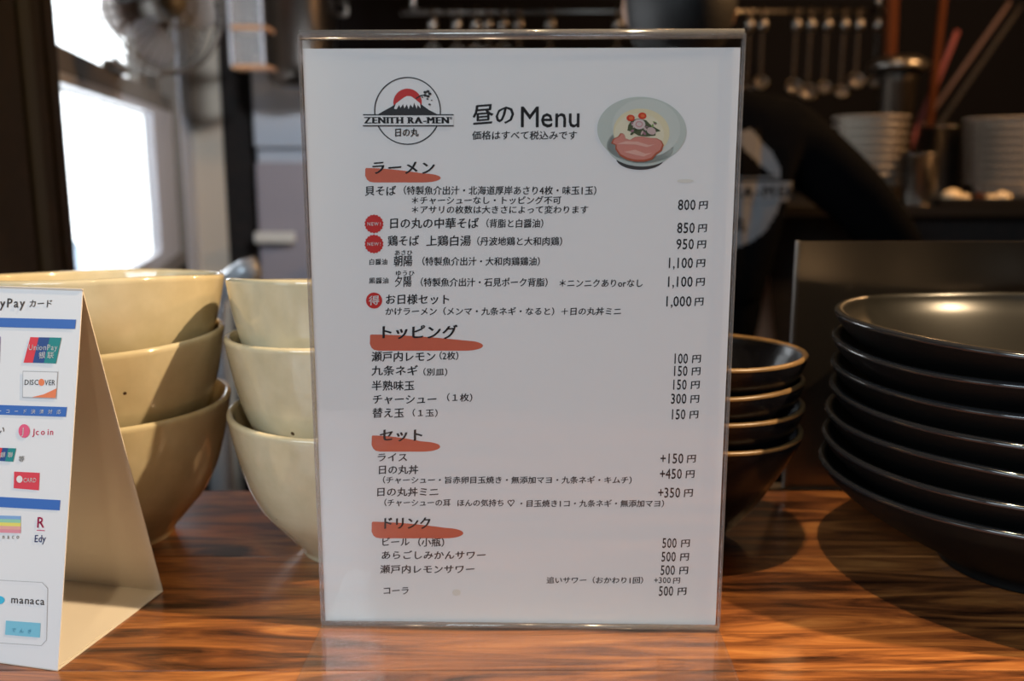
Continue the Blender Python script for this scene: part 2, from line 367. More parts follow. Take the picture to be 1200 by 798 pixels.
# front pane, back pane, fold and foot
boxobj('front_panel', (sL, sR, -.0024, -.0012, .0026, TOP), M['acrylic'], st)
boxobj('back_panel', (sL, sR, .0012, .0024, .0026, TOP), M['acrylic'], st)
M['edge_clear'] = clear_sheet('clear acrylic edge', (.80, .78, .80), .12, 1.9, haze=.10)
bm = bmesh.new(); tube(bm, [(sL, 0, TOP), (sR, 0, TOP)], .0024, 12); link('top_fold', bm, M['edge_clear'], st, True)
for s in (sL, sR):
    bm = bmesh.new(); box(bm, s-.0007, s+.0007, -.0024, .0024, .0026, TOP, bev=.0003); link('side_edge', bm, M['edge_clear'], st)
ft = bmesh.new(); box(ft, sL, sR, -.072, -.0012, .0006, .0024, bev=.0004)
M['foot'] = clear_sheet('clear acrylic foot', (.95, .95, .94), .09, 1.3, haze=.012)
link('foot', ft, M['foot'], st)
bm = bmesh.new(); tube(bm, [(sL, -.0024, .0024), (sR, -.0024, .0024)], .0014, 10); link('bottom_fold', bm, M['edge_clear'], st, True)
# paper
pL0 = SP(358, 56)[0]; pR0 = SP(866.5, 58)[0]; pT = SP(600, 56.5)[1]; pB = .0030
pw = boxobj('paper_sheet', (sL+.0012, sR-.0014, -.0003, .0003, pB, pT), M['paper'], mn)

# ---- glyphs of the built-in font, cached
GC = {}
def glyph(ch, bold=0.0):
    if (ch, bold) in GC: return GC[(ch, bold)]
    def raw(s):
        c = bpy.data.curves.new('t', 'FONT'); c.body = s; c.size = 1; c.resolution_u = 2; c.offset = 0
        o = bpy.data.objects.new('t', c); C.objects.link(o)
        bpy.context.view_layer.update()
        m = bpy.data.meshes.new_from_object(o.evaluated_get(bpy.context.evaluated_depsgraph_get()))
        bpy.data.objects.remove(o); bpy.data.curves.remove(c)
        vs = [tuple(v.co) for v in m.vertices]; fs = [tuple(p.vertices) for p in m.polygons]
        bpy.data.meshes.remove(m); return vs, fs
    if ch in ' \u3000': g = ([], [], .32 if ch == ' ' else 1.0)
    else:
        vs, fs = raw(ch)
        if ord(ch) > 0x2000 and ch not in '♡®': adv = 1.0
        elif ch.isdigit(): adv = .53
        else: adv = max(v[0] for v in vs)+.05 if vs else .5
        g = (vs, fs, adv)
    GC[(ch, bold)] = g; return g
SERIF = {'N': [(0, 1, 1), (1, 1, 0)], 'H': [(0, 1, 1), (1, 1, 1)], 'M': [(0, 1, 1), (1, 1, 1)], 'R': [(0, 1, 1), (1, 0, 1)], 'A': [(0, 0, 1), (1, 0, 1)], 'E': [(0, 1, 1)], 'I': [(.5, 1, 1)], 'T': [(.5, 0, 1)]}
def textmesh(s, place, size, width=None, brush=True, bold=0.0, sx=1.0, nib=.028, squash=1.0):
    """place(a, b) -> local point for a metres right of the start and b metres up. width fits the advances."""
    adv = [glyph(c, bold)[2]*sx for c in s]
    tot = sum(adv)*size; k = 1.0
    gl = adv[-1]*size
    if width and len(s) > 1: k = (width-gl)/(tot-gl)
    elif width: k = 1
    if k < 1: sx *= k; adv = [a*k for a in adv]; k = 1.0
    vv = []; ff = []; x = 0.0
    rn = random.Random(len(s)*7+ord(s[0]))
    for c, a in zip(s, adv):
        vs, fs, _ = glyph(c, bold)
        pad = 0
        cjk = ord(c) > 0x2000
        for (dx, dy) in (((0, 0), (nib, .010), (nib*.5, -.016))+(((nib*.3, 0), (nib*.75, 0)) if nib > .08 else ()) if brush else ((0, 0),)):
            n0 = len(vv); rot = rn.uniform(-.02, .02)
            for (gx, gy, gz) in vs:
                X = (gx+dx)*sx; Y = gy+dy
                if brush and cjk:
                    cy = .36; Y2 = cy+(Y-cy)*.92+(X-.5)*.075; X = X+(Y-.36)*.035+math.sin(gy*9+rn.random()*0)*.006; Y = Y2
                vv.append(place(x+X*size+pad, (Y-.34)*size*squash, (1 if dx else 0)))
            ff += [tuple(i+n0 for i in f) for f in fs]
        if nib > .1 and c in SERIF:                       # slab serifs of the banner letters
            w = max(v[0] for v in vs)
            for fx, top, bot in SERIF[c]:
                xc = .09+fx*(w-.15)+nib*.5
                for yy in ([.0] if bot else [])+([.62] if top else []):
                    n0 = len(vv)
                    for qx, qy in ((-.17, 0), (.17, 0), (.17, .075), (-.17, .075)): vv.append(place(x+(xc+qx)*sx*size, (yy+qy-.34)*size, 1))
                    ff.append((n0+3, n0+2, n0+1, n0))
        x += a*size*k
    return vv, ff
def pyobj(name, vv, ff, m, parent):
    me = bpy.data.meshes.new(name); me.from_pydata(vv, [], ff); me.update(); me.materials.append(m)
    o = bpy.data.objects.new(name, me); C.objects.link(o); o.parent = parent; return o
LAY = -.0004
def mline(s, x0, x1, y, size, y1=None, m='ink', name='text_line', bold=0.011, brush=True, nib=.040, sx=1.0, lay=0):
    a = SP(x0, y); b = SP(x1, y if y1 is None else y1); pxm = (b[0]-a[0])/(x1-x0)
    slope = (b[1]-a[1])/(b[0]-a[0])
    def place(t, h, l): return (a[0]+t, LAY-lay*.00006-l*.00001, a[1]+t*slope+h)
    vv, ff = textmesh(s, place, size*pxm*1.02, (b[0]-a[0]), brush, bold, sx, nib)
    return pyobj(name, vv, ff, M[m], mn)
def mpoly(name, pts, m, lay=0, parent=None):
    """flat printed shape from outline pixels"""
    vs = [(lambda q: (q[0], LAY-lay*.00006, q[1]))(SP(*p)) for p in pts]
    return pyobj(name, vs, [tuple(range(len(vs)))[::-1]], m, parent or mn)
def ell(cx, cy, rx, ry, n=40, a0=0, a1=360, rot=0):
    c, s = math.cos(rot), math.sin(rot); out = []
    for k in range(n):
        a = math.radians(a0+(a1-a0)*k/(n if a1-a0 >= 360 else n-1)); x = rx*math.cos(a); y = -ry*math.sin(a)
        out.append((cx+x*c-y*s, cy+x*s+y*c))
    return out
def mring(name, outer, inner, m, lay=0, closed=True, fn=None, parent=None):
    P = [SP(*p) for p in outer]; Q = [SP(*p) for p in inner]; n = len(P)
    vs = [(q[0], LAY-lay*.00006, q[1]) for q in P+Q]
    fs = [(i, (i+1) % n, n+(i+1) % n, n+i) for i in range(n if closed else n-1)]
    return pyobj(name, vs, fs, m, parent or mn)

# header
mline('昼の', 553, 606, 135, 27, bold=.006)
mline('Menu', 608, 681, 137, 33, bold=0, brush=True, nib=.012)
mline('価格はすべて税込みです', 553, 677, 159, 11.5)
# logo
lg = empty('logo', (0, 0, 0)); lg.parent = mn
def lpoly(n, pts, m, lay=1): return mpoly(n, pts, m, lay, lg)
lpoly('sun', ell(477.7, 120.3, 16.6, 16.4, 40), M['red'], 1)
mring('circle', ell(477.7, 130, 39.2, 39.8, 64), ell(477.7, 130, 37.8, 38.4, 64), M['ink'], 1, parent=lg)
lpoly('mountain', [(442, 134.6), (450, 130), (460, 124.5), (468, 118.5), (473, 114.6), (477, 113), (482, 113.3), (487, 116.8), (494, 122.5), (503, 129), (514, 134.6)], M['ink'], 2)
lpoly('snow_cap', [(462, 127.5), (464, 121.5), (469, 117.8), (473.5, 114.4), (477, 112.6), (482, 113), (487, 116.6), (492.5, 121.2), (493, 127), (489.5, 123), (488.5, 127.5), (485.5, 120.5), (484, 126), (481, 122.5), (479, 128), (477, 122.5), (474, 127), (472.5, 122), (469.5, 126.5), (468, 123), (465, 128)], M['paper'], 3)
lpoly('band', [(425.5, 134.4), (531.8, 134.4), (531.5, 147.6), (425.5, 147.6)], M['paper'], 3)
for y in (134.6, 147.4): lpoly('band_line', [(425.5, y-.7), (531.8, y-.7), (531.8, y+.7), (425.5, y+.7)], M['ink'], 4)
o = mline('ZENITH RA-MEN', 426.5, 525.5, 141, 10.2, bold=0, brush=True, nib=.13, sx=1.12, lay=4); o.parent = lg
# slab serifs of the banner letters
o = mline('®', 527, 531.5, 138.6, 4.4, lay=4); o.parent = lg
o = mline('日の丸', 461.5, 492, 155.5, 11, lay=4); o.parent = lg
for k in range(5):
    a = k*72; lpoly('blossom_petal', ell(500.7+3*math.cos(math.radians(a)), 110-3*math.sin(math.radians(a)), 2.0, 1.6, 10), M['ink'], 4)
for x, y, r in ((501, 116, 1.3), (506, 117.5, .9), (503.5, 122.5, 1.5), (495, 114, 1)): lpoly('petal', ell(x, y, r, r*.8, 8), M['ink'], 4)
lpoly('branch', [(487, 115.2), (492, 111.8), (499, 110.4), (499, 111.3), (492.5, 113), (488, 116.2)], M['ink'], 4)

# bowl of noodles printed on the sheet
pb = empty('printed_bowl_picture', (0, 0, 0)); pb.parent = mn
def bpoly(n, pts, m, lay): return mpoly(n, pts, m, lay, pb)
bpoly('bowl_shadow', ell(750, 186, 28, 13, 30), ink('print charcoal', (.05, .045, .045)), 1)  # dark shadow printed under the bowl
bpoly('bowl_body', ell(752, 152.6, 52.3, 39, 60, rot=.06)[:], ink('print celadon', (.50, .55, .51)), 2)
bpoly('bowl_front', ell(750, 172, 39, 23, 40, rot=.05), M['print celadon'], 2)
bpoly('bowl_shade', ell(757, 150, 40, 34, 50, rot=.1), ink('print celadon light', (.56, .60, .56)), 3)
bpoly('soup', ell(751.5, 154.8, 33, 27.5, 44, rot=.08), ink('print soup cream', (.70, .63, .42)), 4)
bpoly('soup_edge', ell(749, 157, 29, 24, 40, rot=.08), ink('print soup light', (.72, .67, .50)), 5)
bpoly('greens', [(736, 147), (740, 141), (748, 139), (757, 141), (763, 147), (772, 152), (774, 153.5), (768, 155), (768, 159), (757, 160), (748, 159), (741, 155), (735, 153)], ink('print greens', (.07, .09, .04)), 6)
for i in range(26):
    x = random.uniform(739, 768); y = random.uniform(143, 158)
    bpoly('garnish', ell(x, y, random.uniform(1.2, 3), random.uniform(.7, 1.6), 8, rot=random.uniform(0, 3)), [ink('print leaf', (.22, .34, .10)), ink('print onion', (.55, .42, .40)), ink('print violet', (.30, .16, .20)), M['print greens']][i % 4], 7)
for x, y in ((738.8, 138.4), (752.4, 135.8)):
    bpoly('tomato', ell(x, y, 4.9, 3.9, 16), ink('print tomato', (.62, .045, .015)), 8)
    bpoly('tomato_seed', ell(x+.5, y, 2.6, 2, 12), ink('print tomato seed', (.72, .16, .05)), 9)
bpoly('fish_cake', ell(748.8, 145.6, 7.2, 6.0, 20), ink('print pale pink', (.62, .52, .50)), 8)
mring('fish_cake_swirl', ell(748.8, 145.6, 4.4, 3.6, 20), ell(748.8, 145.6, 3.2, 2.5, 20), ink('print rose', (.55, .25, .27)), 9, parent=pb)
bpoly('onion_slice', ell(763, 153.5, 5.5, 4.2, 14, rot=.4), M['print onion'], 8)
mt = [(716, 168), (718, 163), (724, 160), (727, 156), (730, 156.5), (732, 162), (738, 164), (744, 160.5), (752, 160), (761, 161.5), (769, 162), (775, 165), (777.5, 170), (775, 177), (769, 181), (764, 187), (755, 189.5), (744, 189.5), (734, 187), (726, 182.5), (721, 175), (721, 170)]
bpoly('pork_edge', mt, ink('print seared pork', (.42, .10, .05)), 8)
bpoly('pork', [(747+(x-747)*.94, 172.5+(y-172.5)*.9-.8) for x, y in mt], ink('print pork', (.60, .24, .19)), 9)
bpoly('pork_fat', [(722, 169), (733, 165.5), (747, 166), (760, 170), (768, 169), (758, 172.5), (745, 169.5), (731, 169)], ink('print pork fat', (.70, .40, .33)), 10)
bpoly('pork_fat', [(731, 178), (744, 175.5), (756, 180), (764, 179), (754, 183.5), (742, 181)], M['print pork fat'], 10)

# brush marks under the headings
def brush_mark(x0, x1, y0, y1):
    w = x1-x0; h = y1-y0; pts = []
    for k in range(12):                       # top edge, gently falling to a blunt tip
        t = k/11; pts.append((x0+1.5+t*(w-24), y0+(t**1.7)*h*.36))
    tip = ell(x1-21, y0+h*.69, 21, h*.31, 14, 80, -88)
    pts += tip[1:]
    for k in range(8):
        t = k/7; pts.append((x1-24-t*(w-34), y1))
    pts += [(x0+5, y1-1), (x0+2, y1-3.5), (x0, y1-8), (x0+.3, y0+1)]
    mpoly('brush_mark', pts, M['salmon'], 0)
for a in ((428, 516.5, 196.8, 213.8), (433.5, 566, 391.8, 410.8), (435.5, 516, 510, 529), (435.5, 543, 611, 630.5)): brush_mark(*a)
H = dict(bold=.02, nib=.06, lay=2)
mline('ラーメン', 434, 510, 197, 17.5, **H); mline('トッピング', 442, 536, 389.5, 18.5, **H)
mline('セット', 444, 497, 510, 17.5, **H); mline('ドリンク', 446, 508, 613, 17, **H)
T = [
 ('貝そば', 427, 465, 224, 13), ('（特製魚介出汁・北海道厚岸あさり4枚・味玉1玉）', 466, 707, 223.5, 11.5),
 ('＊チャーシューなし・トッピング不可', 481, 658, 235, 10.5), ('＊アサリの枚数は大きさによって変わります', 481, 690, 246, 10.5),
 ('日の丸の中華そば', 455, 562, 262, 14), ('（背脂と白醤油）', 563, 645, 262, 11.5),
 ('鶏そば', 454, 493, 282.5, 14), ('上鶏白湯', 499, 553, 282.5, 14), ('（丹波地鶏と大和肉鶏）', 552, 667, 283, 11.5),
 ('白醤油', 432, 455, 307, 8), ('あさひ', 462, 484, 296.3, 7.5), ('朝陽', 461, 487, 306, 14.5), ('（特製魚介出汁・大和肉鶏鶏油）', 488, 641, 306.5, 11.5),
 ('黒醤油', 432, 456, 329, 8), ('ゆうひ', 463, 486, 320.3, 7.5), ('夕陽', 462, 487, 330, 14.5), ('（特製魚介出汁・石見ポーク背脂）', 486, 650, 331, 11.5), ('＊ニンニクありorなし', 654, 755, 332, 11),
 ('お日様セット', 451, 529, 351, 13.5), ('かけラーメン（メンマ・九条ネギ・なると）＋日の丸丼ミニ', 451, 729, 365, 10.5),
 ('瀬戸内レモン', 435, 512, 418, 13.5), ('（2枚）', 508, 545, 417, 11), ('九条ネギ', 435, 490, 434.5, 13.5), ('（別皿）', 489, 531, 436, 10),
 ('半熟味玉', 435, 487, 452, 13.5), ('チャーシュー', 436, 513, 468, 13), ('（１枚）', 516, 561, 466, 11), ('替え玉', 436, 475, 484, 13.5), ('（１玉）', 476, 520, 484, 10.5),
 ('ライス', 441, 478, 536, 12), ('日の丸丼', 442, 491, 550.5, 12.5), ('（チャーシュー・旨赤卵目玉焼き・無添加マヨ・九条ネギ・キムチ）', 442, 747, 562.5, 10),
 ('日の丸丼ミニ', 440, 515, 576.5, 12.5), ('（チャーシューの耳', 444, 529, 589, 10), ('ほんの気持ち', 535, 592, 589.3, 10), ('♡', 594, 605, 589.5, 12), ('・目玉焼き1コ・九条ネギ・無添加マヨ）', 606, 785, 590, 10),
 ('ビール', 446, 481, 635, 12), ('（小瓶）', 482, 529, 635.5, 12), ('あらごしみかんサワー', 446, 570, 650.5, 12), ('瀬戸内レモンサワー', 445, 557, 667, 12),
 ('追いサワー（おかわり1回）', 640, 760, 679.8, 9.5), ('コーラ', 448, 481, 692, 11.5)]
for t in T: mline(*t)
for s, x0, x1, y in (('800', 794, 829, 240), ('850', 793, 828, 267), ('950', 792, 827, 286), ('1,100', 781, 826, 308), ('1,100', 780, 825.5, 330), ('1,000', 778, 824, 353),
                     ('100', 788, 821, 420), ('150', 787.5, 820.5, 434.5), ('150', 786.5, 819.5, 450.5), ('300', 785.5, 819, 467), ('150', 785, 818, 485.3),
                     ('+150', 773, 815, 537), ('+450', 772.5, 813.5, 555), ('+350', 770.5, 811.5, 577), ('500', 775.5, 808, 636), ('500', 774.5, 807, 652), ('500', 773.5, 806, 667.8), ('500', 771.5, 804, 692.2)):
    mline(s, x0, x1-11.5, y, 17, brush=True, nib=.02, sx=1.0, name='price'); mline('円', x1-11, x1, y+.5, 11.5, brush=True, name='price_unit')
mline('+300', 766, 787, 679.5, 10.5, nib=.01, name='price'); mline('円', 788, 797, 680, 9, name='price_unit')
# badges
for y in (262.3, 285.8):
    pts = []
    for k in range(36):
        a = 2*math.pi*k/36; r = 11.3 if k % 2 else 10.2; pts.append((438.4+r*math.cos(a), y+r*math.sin(a)))
    pts = pts[::-1]
    mpoly('new_badge', pts, M['red'], 1); mline('NEW!', 430.3, 446.5, y, 5.6, m='whiteink', bold=.02, nib=.02, sx=.95, lay=2)
mpoly('value_badge', ell(438.5, 352, 9.4, 9.4, 32), M['red'], 1); mline('得', 432, 445, 352.2, 12.5, m='whiteink', bold=.015, lay=2)
# food stains
mpoly('stain', ell(803, 212, 10, 2.2, 14), ink('faint tan stain', (.72, .70, .64)), 0); mpoly('stain', ell(535, 694, 5, 4, 12), M['faint tan stain'], 0)

# ================================================================ FOLDED TENT CARD
F0 = Vector((-.2237, .424, 0)); FD = Vector((-.974, .226, 0)).normalized(); BD = Vector((.226, .974, 0)).normalized()
DEP = .0895; HGT = .1845; LEN = .15
tc = empty('tent_card', F0, 'white folded tent card printed with payment logos at the left front of the counter', 'sign', rz=math.atan2(-FD.y, -FD.x))
# local axes: +x runs to the right end (x = 0), y to the back
def slab(name, pts, thick, nrm, m):
    bm = bmesh.new(); n = Vector(nrm).normalized()*thick
    a = [bm.verts.new(Vector(p)) for p in pts]; b = [bm.verts.new(Vector(p)+n) for p in pts]
    bm.faces.new(a); bm.faces.new(b[::-1]); k = len(a)
    for i in range(k): bm.faces.new((a[i], b[i], b[(i+1) % k], a[(i+1) % k]))
    return link(name, bm, m, tc)
ap = (DEP*.47, HGT)
fr = slab('front_face', [(-LEN, 0, .0008), (0, 0, .0008), (0, ap[0], ap[1]), (-LEN, ap[0], ap[1])], .0006, (0, ap[1], -ap[0]), M['card'])
slab('back_face', [(-LEN, DEP, .0008), (0, DEP, .0008), (0, ap[0], ap[1]), (-LEN, ap[0], ap[1])], .0006, (0, -ap[1], -(DEP-ap[0])), M['card_in'])
slab('base_flap', [(-LEN, 0, .0008), (0, 0, .0008), (0, DEP, .0008), (-LEN, DEP, .0008)], .0006, (0, 0, -1), M['card_in'])
slab('glue_flap', [(-LEN, .002, .0016), (-.001, .002, .0016), (-.001, DEP*.5, .0016), (-LEN, DEP*.5, .0016)], .0005, (0, 0, -1), M['card_in'])
RX = -FD
fn_w = (Vector((0, 0, 0))+BD*ap[1]-Vector((0, 0, ap[0]))).normalized()      # into the card
fup = (BD*ap[0]+Vector((0, 0, ap[1]))).normalized()
Rt = Matrix.Rotation(-math.atan2(-FD.y, -FD.x), 3, 'Z')
def TP(u, v, lay=0):
    p = onplane(u, v, F0, fn_w) - fn_w*(.0003+lay*.00005); return Rt @ (p-F0)
def tpoly(name, pts, m, lay=0):
    o = pyobj(name, [TP(*p, lay) for p in pts], [tuple(range(len(pts)))], m, fr); return o
def tline(s, x0, x1, y, size, col, y1=None, bold=0.01, sx=1.0, lay=1, name='text_line', nib=.02):
    a = TP(x0, y, lay); b = TP(x1, y if y1 is None else y1, lay); d = (b-a); L = d.length; d.normalize(); px = L/(x1-x0)
    up = Rt @ fup
    vv, ff = textmesh(s, lambda t, h, l: a+d*t+up*h, size*.00042*1.05, L, True, bold, sx, nib)
    return pyobj(name, vv, ff, col, fr)
BLUE = ink('print blue', (.03, .14, .50)); GREY = ink('print grey', (.10, .10, .11)); PINK = ink('print pink', (.80, .10, .22))
tline('PayPay', -15, 30, 355, 15, GREY); tline('カード', 34, 62, 356, 10.5, GREY)
tpoly('blue_bar', [(-200, 367.6), (89.5, 374.5), (88.3, 385.5), (-200, 378)], BLUE)
tpoly('purple_mark', [(-30, 394), (1, 394.5), (0, 426), (-32, 425)], ink('print purple', (.18, .10, .45)))
tpoly('card_logo_red', [(36, 395), (47, 395.3), (40, 425), (28, 425)], ink('print crimson', (.75, .03, .05)))
tpoly('card_logo_blue', [(46, 395.2), (60, 395.5), (53, 425.5), (39, 425)], ink('print navy', (.01, .06, .25)), 1)
tpoly('card_logo_green', [(59, 395.4), (72.5, 395.8), (66, 426), (52, 425.4)], ink('print teal', (.0, .24, .24)), 2)
tline('UnionPay', 34, 68.5, 407, 9, M['whiteink'], lay=4, bold=.02); tline('银联', 46, 64, 416.5, 9, M['whiteink'], lay=4, bold=.02)
tpoly('card_logo_border', [(27, 434.5), (68.5, 435.5), (66.5, 467.5), (26.5, 466)], ink('print pale grey', (.45, .45, .47)))
tpoly('card_logo_field', [(27.8, 435.5), (67.6, 436.5), (65.8, 466.5), (27.3, 465)], M['card'], 1)
tpoly('card_logo_swoosh', [(67, 455), (65.8, 466.4), (38, 465.4), (52, 462)], ink('print orange', (.85, .22, .08)), 2)
tline('DISC', 29, 46, 448, 8.5, GREY, lay=3, bold=.02); tpoly('card_logo_dot', [TPp for TPp in ell(49.3, 448, 3.6, 4.2, 16)], M['print orange'], 3); tline('VER', 53, 66, 448.3, 8.5, GREY, lay=3, bold=.02)
tpoly('blue_bar', [(-200, 468), (79, 477), (77.5, 488.5), (-200, 479)], BLUE)
tline('いろいろなバーコード決済対応', -60, 72, 481, 5.8, M['whiteink'], y1=482.8, lay=2)
tline('払い', -14, 6, 504, 10, GREY)
tpoly('coin_mark', ell(28.8, 505, 6.6, 8, 24)[::-1], PINK, 1); tline('J', 26.5, 31, 505, 11, M['whiteink'], lay=3, bold=.02); tline('Jcoin', 39, 63, 506, 10, PINK)
tpoly('card_logo_red', [(-6, 524.5), (4, 524.7), (1, 540), (-10, 540)], M['print crimson']); tpoly('card_logo_blue', [(3.5, 524.7), (11, 525), (7, 540.5), (0, 540)], M['print navy'], 1); tpoly('card_logo_green', [(10.5, 525), (19.5, 525.3), (16, 541), (6.5, 540.5)], M['print teal'], 2)
tline('銀聯', 1, 16, 533, 7, M['whiteink'], lay=4); tline('等', 22, 29, 538, 8, ink('print mid grey', (.3, .3, .3)))
tpoly('red_logo', [(17, 552.5), (47, 554), (46, 574.5), (16.5, 572)], ink('print scarlet', (.72, .04, .07)))
mringpts = ell(23.5, 561.5, 3.6, 4.2, 14)[::-1]; tpoly('logo_spot', mringpts, M['whiteink'], 2); tline('CARD', 28, 44, 562.5, 7, M['whiteink'], lay=3, bold=.02)
tpoly('blue_bar', [(-200, 571), (71.3, 586), (70.3, 598), (-200, 583)], BLUE)
for k, c in enumerate(((.22, .40, .70), (.30, .62, .45), (.80, .72, .15), (.80, .40, .35), (.75, .28, .35))):
    tpoly('rainbow_stripe', [(-12, 603.6+k*4), (25, 604.6+k*4), (24.7, 608.7+k*4), (-12, 607.6+k*4)], ink('print stripe %d' % k, c), 1)
tline('nanaco', -8, 23, 628.5, 7.5, ink('print mid grey', (.3, .3, .3)), sx=.9)
tline('R', 43, 53, 612, 17, ink('print wine', (.55, .02, .12)), bold=.02); tpoly('logo_rule', [(43.5, 620.7), (53, 621.2), (53, 622.2), (43.5, 621.7)], M['print wine'], 1)
tline('Edy', 40.5, 55, 631, 11.5, ink('print indigo', (.06, .09, .25)), bold=.012)
for q in ([(-60, 676), (50, 682), (50, 682.8), (-60, 676.8)], [(56, 689), (56.7, 689), (55.3, 750), (54.6, 750)], [(-60, 749), (49, 756), (49, 756.8), (-60, 749.8)], [(50, 682), (56.7, 689), (56, 689.6), (49.8, 682.8)], [(55.2, 750), (49, 756.8), (48.6, 756.2), (54.6, 749.6)]):
    tpoly('frame_line', q, M['print pale grey'], 1)
tpoly('cloud_mark', ell(-1, 703, 7, 5, 18)[::-1], ink('print sky blue', (.05, .50, .75)), 1)
tline('manaca', 13, 53, 702, 12, GREY, y1=704.5, bold=.0, sx=1.1)
tpoly('pale_blue_logo', [(7.5, 727), (48, 730), (47.3, 747), (6.5, 743.5)], ink('print pale blue', (.20, .55, .72)), 1)
tline('でんき', 14, 38, 738, 6, ink('print pale blue dark', (.10, .38, .55)), y1=740, lay=3)

# ================================================================ CROCKERY
def bowl_profile(outer, t, inner_floor):
    """closed (r, z) outline: underside, outside wall, rounded lip, inside wall"""
    out = smoothprof(outer, 4); R, Hh = outer[-1]
    inn = [(max(r-t, .0), z) for r, z in out if z > inner_floor+.004]
    inn = [(r, z) for r, z in inn][::-1]
    lip = [(R-t*.15, Hh+t*.35), (R-t*.5, Hh+t*.5), (R-t*.85, Hh+t*.35)]
    rr = inn[-1][0]
    return [(0, .003), (outer[0][0]-.006, .003), (outer[0][0]-.004, 0)] + out + lip + inn + [(rr*.8, inner_floor+.0015), (rr*.4, inner_floor+.0003), (0, inner_floor)]
cream_outer = [(.036, 0), (.0375, .004), (.0425, .010), (.051, .020), (.0605, .032), (.0675, .047), (.0728, .065), (.0765, .082), (.0785, .093)]
def place_tilted(o, x, y, z, tilt_front_up, tilt_right_up=0, rz=0):
    """pivot at the foot; a positive tilt lifts the front rim (towards the viewer)"""
    o.rotation_euler = (Matrix.Rotation(math.radians(-tilt_front_up), 4, 'X') @ Matrix.Rotation(math.radians(-tilt_right_up), 4, 'Y') @ Matrix.Rotation(rz, 4, 'Z')).to_euler()
    o.location = (x, y, z)
def cream_bowl(x, y, z, tf, trr, seed, label, group):
    bm = lathe(bowl_profile(cream_outer, .0042, .011), 88, .0007, seed, .0009)
    o = link('ramen_bowl', bm, M['cream'], None, True); tagit(o, label, 'bowl', group); place_tilted(o, x, y, z, tf, trr, seed)
    return o
g = 'cream ramen bowls in the two stacks'
cream_bowl(-.266, .600, 0, -1.0, 0, 1, 'cream speckled ramen bowl at the bottom of the stack behind the tent card', g)
cream_bowl(-.266, .600, .0445, -2, 1.0, 2, 'cream speckled ramen bowl in the middle of the stack behind the tent card', g)
cream_bowl(-.269, .602, .0800, 4.0, 0.5, 3, 'cream speckled ramen bowl on top of the stack behind the tent card', g)
cream_bowl(-.101, .582, 0, 0.0, 0, 4, 'glossy cream bowl at the bottom of the stack half hidden by the menu', g)
cream_bowl(-.1015, .582, .0455, 3.5, 0, 5, 'glossy cream bowl in the middle of the stack half hidden by the menu', g)
cream_bowl(-.101, .584, .0790, 7.0, 0, 6, 'glossy cream bowl on top of the stack half hidden by the menu', g)

# small dark bowls with a rusty rim, behind the menu's right edge
db_outer = [(.028, 0), (.029, .006), (.034, .011), (.046, .026), (.057, .043), (.066, .059), (.0715, .070), (.0735, .0765)]
def dark_bowl(x, y, z, seed, label, tf=0, tr_=0):
    t = empty('dark_bowl', (x, y, z), label, 'bowl', 'small dark bowls behind the menu')
    body = bowl_profile(db_outer, .0035, .010)
    link('bowl_body', lathe(body, 80, .0006, seed, .0008), M['navy_glaze'], t, True)
    R, Hh = db_outer[-1]; n = 80
    bm = lathe([(R+.0001, Hh-.0003), (R+.0002, Hh+.0006), (R-.0004, Hh+.0015), (R-.00175, Hh+.0021), (R-.0031, Hh+.0015), (R-.0037, Hh+.0006), (R-.0036, Hh-.0003)], 80, .0006, seed, .0008)
    link('rim', bm, M['bronze_rim'], t, True)
    place_tilted(t, x, y, z, tf, tr_)
bx, by = .1165, .600
for k, (z, lb, tf, tr_) in enumerate(((0, 'dark glazed bowl with rusty rim at the bottom of its stack right of the menu', 1, -1), (.0165, 'dark glazed bowl with rusty rim second from the bottom, right of the menu', 1, -.5),
                             (.0330, 'dark glazed bowl with rusty rim second from the top, right of the menu', 1, -.3), (.0495, 'dark glazed bowl with rusty rim on top of its stack right of the menu', 1.5, -1.0))):
    dark_bowl(bx+random.uniform(-.0008, .0008), by, z, 20+k, lb, tf, tr_)

# big black plates
pl_outer = [(.052, 0), (.054, .006), (.064, .012), (.085, .024), (.104, .036), (.118, .047), (.1245, .0545), (.127, .059)]
def black_plate(x, y, z, seed, label, tf, tr_):
    t = empty('black_plate', (x, y, z), label, 'plate', 'black plates in the stack at the right')
    sh = bowl_profile(pl_outer, .0055, .0085)
    pb_ = link('plate_body', lathe(sh, 96, .0010, seed, .0022), M['black_glaze'], t, True)
    pb_.data.materials.append(M['matte_black'])
    for p in pb_.data.polygons:
        if p.normal.z < -.1: p.material_index = 1        # shade put into the underside: darker and duller
    bm = lathe([(.1271, .0588), (.1275, .0596), (.1272, .0605), (.1264, .0612), (.1252, .0615)], 96, .0010, seed, .0022)
    link('rim', bm, M['plate_rim'], t, True)
    place_tilted(t, x, y, z, tf, tr_)
cx, cy = .325, .552
ords = ['at the bottom of', 'second from the bottom of', 'third from the bottom of', 'in the middle of', 'third from the top of', 'second from the top of', 'on top of']
for k in range(7):
    black_plate(cx+[-.002, -.001, -.0005, .001, .0015, .001, .0][k], cy, .0155*k+.0005, 40+k, 'wide black satin plate %s the stack at the right' % ords[k], [0, .3, 0, .2, 0, .2, 0][k], [0, .2, .1, -.1, .1, 0, -.2][k])

# brushed steel splash panel along the back of the counter
px0 = W(936, 290, .690).x
t = empty('steel_splash_panel', (px0, .692, 0), 'brushed stainless steel panel standing behind the plates at the counter back', 'panel')
boxobj('sheet', (0, .62, -.001, .001, 0, .1895), M['panelsteel'], t); boxobj('edge_strip', (-.0015, .0015, -.003, .003, 0, .190), M['steel'], t, bev=.0005)
boxobj('rail', (-.02, .62, -.004, .010, -.02, 0.0), M['steel'], t)

